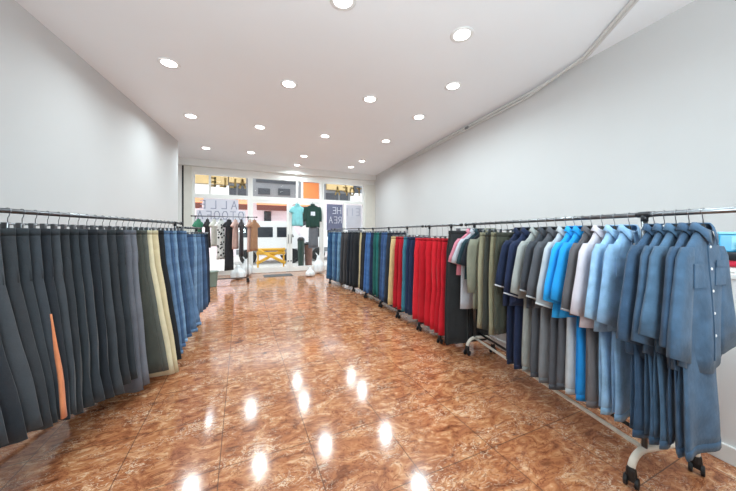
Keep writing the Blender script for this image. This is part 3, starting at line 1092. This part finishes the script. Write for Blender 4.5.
def shirt(loc, rz, col, label, name='polo_shirt', cat='shirt', group=None, L=0.54, sleeve=0.33, denim=False, thick=0.018, seed=0,
          trim=None, collar=True, buttons=False, top=-0.085, sh=0.2, flare=0.215, mat=None, long_sleeve=False, tail=0.0, front=1):
    rr = random.Random(seed * 17 + 3)
    m = mat or fabric(col, denim)
    ph, k1 = 0.5 * seed, 23 + 3 * math.sin(seed * 0.3)
    am = thick * 0.75

    def wave(u, x, z):
        t = (top - z) / L
        return am * sm(t * 1.3 - 0.15) * (math.sin(k1 * x + ph + 1.5 * t) * 0.7 + 0.35 * math.sin(1.9 * k1 * x - ph))

    def width(z):
        d = top - z
        P = [(0, 0.055), (0.012, 0.07), (0.04, sh * 0.62), (0.075, sh * 0.88), (0.105, sh), (0.15, sh * 0.99), (L * 0.5, lerp(sh, flare, 0.35)), (L, flare)]
        for q in range(len(P) - 1):
            if d <= P[q + 1][0]:
                return lerp(P[q][1], P[q + 1][1], (d - P[q][0]) / max(1e-6, P[q + 1][0] - P[q][0]))
        return P[-1][1]

    def ht(z):
        t = (top - z) / L
        return lerp(0.016, thick, sm(t * 2.0))
    b = bmesh.new()
    zs = [0, 0.012, 0.04, 0.075, 0.105, 0.13, 0.17] + [lerp(0.17, L, k / 8) for k in range(1, 9)]
    rows = [(top - d, 0, width(top - d), ht(top - d), 0) for d in zs]
    sheet_tube(b, rows, 0, 19, wave)
    if tail:
        for v in b.verts:
            if v.co.z < top - L * 0.8:
                v.co.z -= tail * (1 - (v.co.x / flare) ** 2) * sm((top - L * 0.8 - v.co.z) / (L * 0.2))
    Ls = sleeve
    ends = []

    def slant(s, x, z):
        return 0.0 if long_sleeve else 0.32 * (s * x - sh * 1.1) * sm((top - 0.12 - z) / (Ls * 0.8))
    for s in (-1, 1):
        sw = rr.uniform(-0.01, 0.012)
        if long_sleeve:
            path = [(0.93, -0.07, 0.055), (1.07, -0.14, 0.058), (1.14, -0.24, 0.056), (1.18, -0.36, 0.05), (1.2, -0.48, 0.045), (1.2, -0.58, 0.04)]
            P = [(s * sh * a, z, h) for a, z, h in path]
        else:
            P = [(s * sh * 0.78, -0.070, 0.040), (s * (sh * 0.92), -0.115, 0.054), (s * (sh * 1.03 + sw * 0.4), -0.085 - Ls * 0.42, 0.064),
                 (s * (sh * 1.14 + sw * 0.8), -0.085 - Ls * 0.74, 0.072), (s * (sh * 1.2 + sw), -0.085 - Ls, 0.076)]
        rows = []
        for q, (x, z, h) in enumerate(P):
            rows.append((top + z, x, h, thick * (0.7 + 0.14 * q / len(P) * 4), 0))
        # follow wave softly
        n0 = len(b.verts)
        sheet_tube(b, rows, 0, 9, lambda u, x, z: 0.4 * wave(u, x, z))
        b.verts.ensure_lookup_table()
        for v in b.verts[n0:]:          # the sleeve's hem slants up outwards
            v.co.z += slant(s, v.co.x, v.co.z)
        ends.append(P[-1])
    o = finish(name, b, m, loc=loc, rz=rz, smooth=True)
    tag(o, label, cat, group)
    if trim:
        for (x, z, h) in ends:
            b = bmesh.new()
            zz_ = top + z
            sheet_tube(b, [(zz_ + 0.008, x, h + 0.002, thick * 1.2, 0), (zz_ - 0.003, x, h + 0.002, thick * 1.22, 0)], 0, 9, lambda u, x, z: 0.4 * wave(u, x, z))
            for v in b.verts:
                v.co.z += slant(1 if x > 0 else -1, v.co.x, v.co.z)
            finish('sleeve_trim', b, fabric(trim), o, smooth=True)['label'] = 'pale trim along the sleeve end'
    if collar:
        b = bmesh.new()
        n = 18
        ga, gb, gc = [], [], []
        for k in range(n + 1):
            t = PI / 2 * front + 0.28 + (2 * PI - 0.56) * k / n
            c, s_ = math.cos(t), math.sin(t)
            fr = max(0.0, s_ * front)
            ga.append(b.verts.new((0.050 * c, 0.022 * s_, top + 0.030 - 0.034 * fr)))
            gb.append(b.verts.new((0.058 * c, 0.027 * s_, top + 0.034 - 0.036 * fr)))
            gc.append(b.verts.new((0.076 * c, 0.034 * s_, top + 0.002 - 0.07 * fr ** 2)))
        for k in range(n):
            b.faces.new((ga[k], ga[k + 1], gb[k + 1], gb[k])); b.faces.new((gb[k], gb[k + 1], gc[k + 1], gc[k]))
        oc = finish('collar', b, m, o, smooth=True, recalc=False)
        md = oc.modifiers.new('thickness', 'SOLIDIFY'); md.thickness = 0.004
    if buttons:
        fy = lambda x, z: front * ht(z) * 0.97 + wave(0, x, z)
        b = bmesh.new(); patch(b, -0.016, 0.016, top - 0.03, top - L * 0.99, fy, front * 0.005, 3, 14); finish('placket', b, m, o)
        b = bmesh.new(); patch(b, -0.135, -0.05, top - 0.14, top - 0.24, fy, front * 0.005, 5, 5); pk = finish('chest_pocket', b, m, o)
        b = bmesh.new(); patch(b, -0.138, -0.047, top - 0.13, top - 0.158, lambda x, z: fy(x, z) + front * 0.005, front * 0.004, 5, 3); finish('pocket_flap', b, m, pk)
        b = bmesh.new(); patch(b, 0.05, 0.135, top - 0.14, top - 0.24, fy, front * 0.005, 5, 5); finish('chest_pocket', b, m, o)
        for k in range(5):
            z = top - 0.07 - k * 0.095
            b = bmesh.new(); lathe(b, [(0.006, 0), (0.006, 0.002), (0.004, 0.003)], 10, Matrix.Translation((0, fy(0, z) + front * 0.005, z)) @ Matrix.Rotation(-front * PI / 2, 4, 'X'))
            finish('button', b, M_wplast, o)
    return o


def hung_legs(loc, rz, col, z0, z1, label, group, denim=False, seed=0, hw=0.11, xo=0.03, mat=None, thick=0.013):
    """trousers folded over a hanger's bar: two layers hanging down"""
    rr = random.Random(seed * 13 + 1)
    ph, k1 = 0.45 * seed, 26 + 3 * math.sin(seed * 0.3)

    def wave(u, x, z):
        t = (z0 - z) / (z0 - z1)
        return 0.012 * sm(t * 1.6 - 0.5) * math.sin(k1 * x + ph + 2 * t)
    b = bmesh.new()
    n = 12
    for i, (s, dz) in enumerate(((1, 0.0), (-1, 0.025))):
        rows = []
        for k in range(n + 1):
            t = k / n
            z = z0 + (z1 + dz - z0) * t
            rows.append((z, xo + 0.01 * s * t, hw * lerp(0.88, 1.02, t), lerp(0.0028, thick, sm(t * 2 - 0.7)), s * lerp(0.0032, thick * 0.95, sm(t * 2 - 0.7))))
        sheet_tube(b, rows, 0, 11, wave)
    o = finish('trousers', b, mat or fabric(col, denim), loc=loc, rz=rz, smooth=True)
    tag(o, label, 'trousers', group)
    b = bmesh.new()
    sheet_tube(b, [(z1 + 0.035, xo + 0.01, hw * 1.03, thick * 1.1, thick * 0.95), (z1 - 0.001, xo + 0.01, hw * 1.03, thick * 1.1, thick * 0.95)], 0, 11, wave)
    finish('hem', b, fabric(tuple(int(v * 0.93) for v in col), denim), o, smooth=True)
    return o


def frame_of(ln, z, side):
    """location on the rail and the rotation whose local x points at the aisle"""
    p = Vector((*W(*ln(z)), 0)); q = Vector((*W(*ln(z + 0.1)), 0))
    d = (q - p).normalized()
    nrm = Vector((-d.y, d.x, 0)) * side
    return p, math.atan2(nrm.y, nrm.x)


ORD = ['first', 'second', 'third', 'fourth', 'fifth', 'sixth', 'seventh', 'eighth', 'ninth', 'tenth', 'eleventh', 'twelfth', 'thirteenth', 'fourteenth', 'fifteenth', 'sixteenth']

# ---- left long rack: (z, colour, bottom height, description)
BLK = [(50, 55, 60), (57, 62, 68), (41, 45, 51), (64, 68, 73), (52, 55, 59)]
DEN = [(96, 124, 156), (70, 96, 130), (120, 150, 180), (54, 76, 106), (84, 112, 144)]
items = []
z = 1.02
for i in range(16):
    e = lerp(0.40, 0.19, (i / 15) ** 0.8)
    if i < 6:
        d = '%s black trousers from the near end of the left rack' % ORD[i]
    elif i == 6:
        d = 'black trousers with an orange side stripe on the left rack'
    else:
        d = '%s black trousers beyond the orange-striped pair' % ORD[i - 7]
    items.append((z, BLK[i % 5], e, d, i == 6, False)); z += 0.072
for c, e, d in (((96, 98, 106), 0.10, 'mid grey trousers next to the row of black ones'), ((110, 112, 120), 0.08, 'lighter grey trousers on the left rack'),
                ((66, 68, 62), 0.12, 'dark olive trousers beside the cream pair'),
                ((88, 90, 84), 0.1, 'grey-green trousers between the olive and cream pairs'),
                ((216, 204, 172), 0.03, 'cream trousers nearer the viewer of the two cream pairs'), ((206, 192, 158), 0.03, 'cream trousers farther of the two cream pairs'),
                ((34, 36, 40), 0.1, 'black trousers between the cream pair and the jeans')):
    items.append((z, c, e, d, False, False)); z += 0.10 if d.startswith('cream') else 0.072
for i in range(6):
    items.append((z, DEN[i % 5], 0.12 + 0.03 * i, '%s blue jeans after the cream trousers on the left rack' % ORD[i], False, True)); z += 0.078
for i, (z, c, e, d, st, den) in enumerate(items):
    p, rz = frame_of(lL1, z, -1)
    rz += 0.30 * math.sin(i * 0.36 + 0.9) if i < 16 else 0.08 * math.sin(i * 0.4) + R.uniform(-0.015, 0.015)
    L = RH_L1 - 0.09 - e + R.uniform(-0.025, 0.02)
    trousers((p.x, p.y, RH_L1), rz, c, L, d, group='trousers on the left rack', denim=den, seed=i, thick=0.023, stripe=(212, 132, 92) if st else None,
             hem=0.15 if 'cream' in d else (0.105 if den else 0.13), waist=0.15 if den else 0.135, pockets=den, hemband=den,
             ylean=0.018 * math.sin(i * 0.45) + 0.012 if i < 16 else 0.0)
    clip_hanger((p.x, p.y, RH_L1), rz, 'steel clip hanger of the ' + d, hw=0.12)

for i in range(8):
    z = 3.44 + i * 0.08
    c = [DEN[1], DEN[2], DEN[4], DEN[0], DEN[3], DEN[1], (44, 56, 78), (36, 42, 54)][i]
    p, rz = frame_of(lL2, z, -1)
    rz += 0.14 * math.sin(i * 0.7)
    e = 0.22 + 0.015 * i
    d = '%s jeans from the near end of the lower left rack' % ORD[i]
    trousers((p.x, p.y, RH_L2), rz, c, RH_L2 - 0.08 - e, d, group='jeans on the lower left rack', denim=True, seed=60 + i, thick=0.026, waist=0.14, hem=0.088, top=-0.08, pockets=True)
    clip_hanger((p.x, p.y, RH_L2), rz, 'steel clip hanger of the ' + d, drop=0.06)

# ---- right foreground rack: sets of shirt and trousers
S = []
D1, D2, D3 = (66, 92, 118), (56, 80, 106), (74, 102, 128)
for i, (z, c) in enumerate(((1.255, D1), (1.302, D2), (1.349, D3), (1.394, D1), (1.436, D2))):
    S.append((z, c, True, None, '%s denim shirt from the near end of the right rack' % ORD[i], '%s denim trousers from the near end of the right rack' % ORD[i], 0.37 - 0.01 * i, 0.56))
LB = (132, 168, 202)
S += [(1.55, LB, True, None, 'light blue denim shirt next to the darker denim shirts', 'light blue trousers next to the darker denim trousers', 0.32, 0.55),
      (1.625, (146, 182, 212), True, None, 'light blue denim shirt next to the white polo shirt', 'light blue trousers below the second light blue shirt', 0.31, 0.55),
      (1.695, (198, 192, 200), False, None, 'white polo shirt beside the light blue shirts', 'grey-brown trousers below the white polo shirt', 0.30, 0.53),
      (1.76, (92, 90, 94), False, (150, 150, 152), 'brownish grey polo shirt between the white and bright blue ones', 'bright blue trousers below the brownish grey polo shirt', 0.30, 0.53),
      (1.82, (36, 150, 222), False, None, 'bright blue polo shirt nearer of the two bright blue ones', 'pale grey trousers below the nearer bright blue polo', 0.30, 0.53),
      (1.875, (42, 160, 230), False, None, 'bright blue polo shirt farther of the two bright blue ones', 'dark grey trousers below the farther bright blue polo', 0.30, 0.53),
      (1.94, (178, 184, 188), False, (214, 216, 216), 'light grey polo shirt with white sleeve trim', 'dark grey trousers below the light grey trimmed polo', 0.26, 0.53),
      (2.02, (84, 86, 92), False, (180, 182, 184), 'dark grey polo shirt with pale sleeve trim', 'mid grey trousers below the dark grey trimmed polo', 0.26, 0.53),
      (2.10, (66, 69, 76), False, (160, 162, 166), 'charcoal polo shirt with pale sleeve trim', 'dark grey trousers below the charcoal polo', 0.26, 0.53),
      (2.18, (160, 164, 162), False, None, 'pale sage grey polo shirt beside the navy ones', 'sage grey trousers below the pale sage polo', 0.26, 0.53),
      (2.27, (36, 46, 74), False, (210, 212, 220), 'navy polo shirt with white trim nearer of the two navy ones', 'navy trousers below the nearer navy polo', 0.235, 0.58),
      (2.36, (32, 42, 68), False, (210, 212, 220), 'navy polo shirt with white trim farther of the two navy ones', 'navy trousers below the farther navy polo', 0.235, 0.58)]
LEGC = {'grey-brown': (112, 108, 110), 'bright': (34, 140, 214), 'pale grey': (186, 190, 192), 'dark grey': (86, 88, 94), 'mid grey': (124, 126, 130), 'sage': (150, 152, 148)}
for i, (z, c, den, trim, d, dl, e, L) in enumerate(S):
    p, rz = frame_of(lA, z, 1)
    rz += (0.22 + (0.0, 0.10, 0.05, 0.14, 0.06)[i % 5]) * math.exp(-i * 0.10) - 0.03
    lc = c
    for kk, vv in LEGC.items():
        if dl.startswith(kk):
            lc = vv
    near = i < 5
    shirt((p.x, p.y, RH_A), rz, c, d, name='denim_shirt' if den else 'polo_shirt', group='shirts on the right rack', L=L + 0.03 * math.sin(i * 2.1), sleeve=(0.43 if den else 0.39) + 0.03 * math.cos(i * 1.7), denim=den, sh=0.165 if near else 0.14,
          thick=0.022 if near else 0.021, seed=i * 2 if near else i, trim=trim, buttons=den, tail=0.05 if near else 0.0, flare=0.20 if near else 0.175)
    coat_hanger((p.x, p.y, RH_A), rz, ('white' if i == 3 else 'black') + ' hanger of the ' + d, white=(i == 3))
    hung_legs((p.x, p.y, RH_A), rz, lc, -0.178, e - RH_A, dl, 'trousers below the shirts on the right rack', denim=den, seed=i, hw=0.15 if near else 0.105, xo=0.035 if near else 0.03,
              thick=0.0155 if near else 0.0145)

T2 = [(2.45, (70, 72, 62), 0.45, 'dark olive trousers next to the navy polo shirts'), (2.53, (138, 134, 110), 0.42, 'khaki trousers nearer of the two khaki pairs'),
      (2.61, (58, 60, 56), 0.44, 'blackish olive trousers between the two khaki pairs'), (2.69, (150, 146, 122), 0.42, 'khaki trousers farther of the two khaki pairs')]
for i, (z, c, e, d) in enumerate(T2):
    p, rz = frame_of(lA, z, 1)
    trousers((p.x, p.y, RH_A), rz + 0.06 * math.sin(i), c, RH_A - 0.09 - e, d, group='khaki and olive trousers on the right rack', seed=90 + i, thick=0.027, hem=0.1)
    clip_hanger((p.x, p.y, RH_A), rz + 0.06 * math.sin(i), 'steel clip hanger of the ' + d)
T3 = [(2.775, (132, 132, 116), 0.74, 'long olive grey jacket beside the khaki trousers', 'jacket', True), (2.855, (34, 37, 44), 0.5, 'black short shirt between the olive jacket and teal shirt', 'shirt', False),
      (2.935, (40, 62, 70), 0.48, 'dark teal shirt next to the light grey one', 'shirt', False), (3.015, (184, 186, 194), 0.80, 'long light grey shirt near the black trousers', 'shirt', False),
      (3.09, (206, 130, 146), 0.46, 'pink shirt beside the black trousers', 'shirt', False)]
for i, (z, c, L, d, cat, ls) in enumerate(T3):
    p, rz = frame_of(lA, z, 1)
    shirt((p.x, p.y, RH_A), rz, c, d, name='jacket' if ls else 'shirt', cat=cat, sh=0.17, flare=0.19, group='tops on the far part of the right rack', L=L, sleeve=0.26, thick=0.022, seed=40 + i, long_sleeve=ls)
    coat_hanger((p.x, p.y, RH_A), rz, 'black hanger of the ' + d)
for i, z in enumerate((3.145, 3.19)):
    p, rz = frame_of(lA, z + 0.01, 1)
    d = ('wide black trousers in front of the red trousers', 'wide black trousers hung behind the other wide black pair')[i]
    trousers((p.x, p.y, RH_A), rz + 0.12, (46, 48, 50), RH_A - 0.07 - 0.10, d, group='wide black trousers', seed=110 + i, thick=0.018, top=-0.07, hem=0.15, waist=0.235)
    clip_hanger((p.x, p.y, RH_A), rz + 0.12, 'steel clip hanger of the ' + d, drop=0.05)

# ---- red trousers
for i in range(6):
    z = 3.36 + i * 0.11
    p, rz = frame_of(lC, z, 1)
    rz += 0.2 * math.sin(i * 0.9)
    d = '%s red trousers counted from the wide black ones' % ORD[i]
    trousers((p.x, p.y, RH_C), rz, [(196, 26, 42), (180, 20, 36), (206, 34, 48)][i % 3], RH_C - 0.16 - 0.128, d, group='red trousers on the short rack', seed=120 + i, thick=0.034, top=-0.16, hem=0.115)
    clip_hanger((p.x, p.y, RH_C), rz, 'steel clip hanger of the ' + d, drop=0.14)

# ---- mid right rack
DL = [(4.03, (30, 42, 72), 'navy trousers next to the red trousers'), (4.13, (34, 48, 82), 'second navy trousers from the red trousers'), (4.24, (62, 122, 142), 'teal blue trousers beside the navy pair'),
      (4.35, (186, 28, 42), 'red trousers nearer of the pair by the beige ones'), (4.46, (176, 24, 40), 'red trousers farther of the pair by the beige ones'), (4.60, (208, 184, 134), 'beige trousers beyond the two red pairs'),
      (4.73, (40, 46, 58), 'blackish blue trousers behind the beige pair'), (4.86, (66, 96, 140), 'blue denim trousers nearer of the pair mid rack'), (4.98, (58, 84, 128), 'blue denim trousers farther of the pair mid rack'),
      (5.10, (36, 62, 70), 'dark teal trousers beside the blue denim pairs'), (5.21, (38, 112, 110), 'teal green trousers in mid rack'), (5.33, (34, 92, 88), 'deep green trousers next to the teal green pair'),
      (5.45, (34, 46, 74), 'navy trousers between the green and bright blue pairs'), (5.57, (70, 112, 168), 'bright blue trousers nearer of two'), (5.69, (62, 102, 160), 'bright blue trousers farther of two'),
      (5.82, (38, 40, 46), 'black trousers between the bright blue and cream pairs'), (5.95, (44, 46, 50), 'second black trousers between the bright blue and cream pairs'), (6.07, (206, 190, 150), 'cream trousers at the far end of the mid rack'),
      (6.16, (40, 42, 46), 'black trousers hung last on the mid rack')]
for i, (z, c, d) in enumerate(DL):
    p, rz = frame_of(lD, z, 1)
    rz += 0.15 * math.sin(i * 0.8)
    lowtop = -0.15 if i < 6 else -0.085
    trousers((p.x, p.y, RH_D), rz, c, RH_D + lowtop - (0.16 if i < 12 else 0.14), d, group='trousers on the mid right rack', seed=140 + i, thick=0.032, top=lowtop, denim='denim' in d or 'bright' in d, hem=0.112)
    clip_hanger((p.x, p.y, RH_D), rz, 'steel clip hanger of the ' + d, drop=-lowtop - 0.02)

EL = [(6.32, (42, 44, 48), 'black trousers nearest the cream pair on the farthest rack'), (6.45, (48, 50, 56), 'second black trousers on the farthest rack'), (6.58, (38, 42, 50), 'third black trousers on the farthest rack'),
      (6.71, (74, 72, 74), 'dark grey trousers nearer of two on the farthest rack'), (6.83, (66, 66, 70), 'dark grey trousers farther of two on the farthest rack'), (6.96, (110, 146, 176), 'light blue jeans on the farthest rack'),
      (7.09, (52, 84, 122), 'dark blue jeans next to the light blue pair'), (7.22, (96, 132, 164), 'mid blue jeans between the dark blue pairs'), (7.35, (40, 74, 112), 'dark blue jeans last but one on the farthest rack'), (7.47, (58, 100, 138), 'blue jeans hung last on the farthest rack')]
for i, (z, c, d) in enumerate(EL):
    p, rz = frame_of(lE, z, 1)
    rz += 0.15 * math.sin(i * 0.8)
    trousers((p.x, p.y, RH_E), rz, c, RH_E - 0.085 - 0.12, d, group='trousers on the farthest rack', seed=170 + i, thick=0.034, top=-0.085, denim='jeans' in d, hem=0.112)
    clip_hanger((p.x, p.y, RH_E), rz, 'steel clip hanger of the ' + d)

# ---- tall rack by the left window
FL = [(198.5, 'green', (66, 132, 104), 0.66, 'shirt', 'green shirt on the tall rack by the window'), (207.5, 'dark', (44, 40, 44), 0.74, 'dress', 'short black dress next to the green shirt'),
      (214, 'white', (206, 204, 196), 0.70, 'dress', 'off-white dress behind the spotted one'),
      (221, 'dots', (220, 220, 216), 1.04, 'dress', 'white dress with black spots on the tall rack'), (229, 'black', (46, 46, 50), 1.34, 'dress', 'long black dress beside the spotted one'),
      (235.5, 'pink', (214, 176, 166), 0.78, 'dress', 'pale pink dress between the two black dresses'), (241.5, 'dark', (48, 42, 48), 0.98, 'dress', 'black dress with white print beside the pale pink one'),
      (250, 'pink', (204, 168, 156), 0.86, 'dress', 'dusty pink dress at the right end of the tall rack'), (254.5, 'tan', (160, 120, 92), 0.84, 'dress', 'tan dress hung last on the tall rack')]
for i, (px, nm, c, L, cat, d) in enumerate(FL):
    x = ray(px, RFY)
    x = min(max(x, RFX0 + 0.1), RFX1 - 0.03)
    rz = 0.95 + 0.25 * math.sin(i * 1.3)
    o = shirt((x, RFY, RH_F), rz, c, d, name=cat, cat=cat, group='clothes on the tall rack', L=L, sleeve=0.12, thick=0.02, seed=200 + i, sh=0.115, flare=0.14 if L > 0.7 else 0.13,
              mat=M_dots if nm == 'dots' else None, collar=False, top=-0.075)
    coat_hanger((x, RFY, RH_F), rz, 'black hanger of the ' + d, hw=0.085, drop=0.09)

# ---- garments hung on the right door leaf
DY = FRONT - 0.115


def door_hook(x, z, label):
    r = empty('wall_hook', (x, FRONT - 0.042, z)); tag(r, label, 'hook')
    b = bmesh.new(); lathe(b, [(0.018, 0), (0.018, 0.006)], 12, Matrix.Rotation(PI / 2, 4, 'X')); finish('base', b, M_frame, r)
    b = bmesh.new(); tube(b, [(0, -0.004, 0), (0, -0.085, 0), (0, -0.09, 0.012)], 0.006, 8); finish('peg', b, M_chrome, r, smooth=True)


xt, xj = ray(297.5, DY), ray(312.5, DY)
zt = 2.33
door_hook(xt, zt, 'small peg on the door frame holding the turquoise shirt')
door_hook(xj, zt, 'small peg on the door frame holding the dark green jacket')
shirt((xt, DY, zt), PI, (130, 196, 202), 'turquoise shirt hanging inside the right door leaf', name='shirt', cat='shirt', L=0.72, sleeve=0.2, thick=0.025, seed=301, sh=0.17, flare=0.19, top=-0.075)
coat_hanger((xt, DY, zt), PI, 'black plastic hanger holding the turquoise shirt in the doorway', hw=0.13, drop=0.09)
shirt((xj, DY - 0.03, zt), PI, (40, 66, 60), 'dark green jacket with a pale print inside the right door leaf', name='jacket', cat='jacket', L=0.78, thick=0.03, seed=302, sh=0.23, flare=0.24, top=-0.06, long_sleeve=True)
o = bpy.context.scene.objects[-1] if False else None
coat_hanger((xj, DY - 0.03, zt), PI, 'black plastic hanger holding the dark green jacket inside the right door leaf', hw=0.17, drop=0.075)
hung_legs((xj, DY - 0.03, zt), PI, (104, 106, 112), -0.16, -1.55, 'grey trousers hanging below the dark green jacket', None, seed=303, hw=0.16, xo=-0.02)
bx('chest_print', M_letterw, (-0.075, 0.075, 0.035, 0.038, -0.44, -0.30), [q for q in COL.objects if q.name.startswith('jacket') and 'dark green' in q['label']][0])['label'] = 'pale chest print'


# ---- bags and tub on the floor by the shop front
def sack(x, y, rx, ry, h, label, seed):
    rr = random.Random(seed)
    b = bmesh.new()
    bmesh.ops.create_icosphere(b, subdivisions=4, radius=1.0)
    a = [rr.uniform(0, 6) for _ in range(4)]
    for v in b.verts:
        c = v.co.copy()
        t = (c.z + 1) / 2
        w = (1.0 - 0.62 * sm((t - 0.45) / 0.45)) * (0.9 + 0.1 * math.sin(t * 6))
        rip = 1 + 0.10 * math.sin(5 * math.atan2(c.y, c.x) + a[0] + 3 * t) + 0.05 * math.sin(11 * math.atan2(c.y, c.x) + a[1])
        s = math.sqrt(max(1e-4, 1 - max(0, c.z) ** 6 * 0.5 - (0.25 if c.z < -0.6 else 0)))
        rad = max(math.hypot(c.x, c.y), 1e-4)
        full = min(1.0, rad * 1.6)
        v.co = Vector((c.x / rad * rx * w * rip * full, c.y / rad * ry * w * rip * full, max(0.0, h * t)))
    o = finish('plastic_bag', b, M_bag, loc=(x, y, 0), smooth=True)
    tag(o, label, 'bag')
    b = bmesh.new()
    for s in (-1, 1):
        tube(b, [(s * 0.02, 0, h * 0.93), (s * rx * 0.4, 0, h * 1.08), (s * rx * 0.45, 0.02, h * 1.14), (s * rx * 0.2, 0.02, h * 1.05), (s * 0.01, 0, h * 0.95)], 0.009, 6)
    finish('handle', b, M_bag, o, smooth=True)


def fl(px, py):
    zc = F_PX * EYE / (py - 233.0)
    return W((px - 368.0) / F_PX * zc, zc)


x, y = fl(238, 279); sack(x, y, 0.2, 0.16, 0.40, 'white plastic bag on the floor below the pink dresses', 1)
x, y = fl(246, 276); sack(x, y + 0.1, 0.18, 0.16, 0.5, 'white plastic bag against the left shop window by the rack post', 2)
x, y = fl(317.5, 273); sack(x, y - 0.12, 0.17, 0.16, 0.58, 'larger white plastic bag beside the right door leaf', 3)
x, y = fl(313, 275); sack(x - 0.14, y - 0.22, 0.14, 0.13, 0.26, 'small white plastic bag in front of the larger one by the doors', 4)
x, y = fl(211.0, 286.5)
r = empty('laundry_tub', (x, y, 0)); tag(r, 'grey-green plastic tub on the floor under the tall rack', 'tub')
b = bmesh.new(); lathe(b, [(0.11, 0.0), (0.125, 0.01), (0.155, 0.36), (0.145, 0.362), (0.118, 0.02), (0.02, 0.015)], 24); finish('body', b, M_tub, r, smooth=False)
b = bmesh.new(); lathe(b, [(0.150, 0.345), (0.168, 0.347), (0.168, 0.37), (0.150, 0.372)], 24); finish('rim', b, M_tub, r)
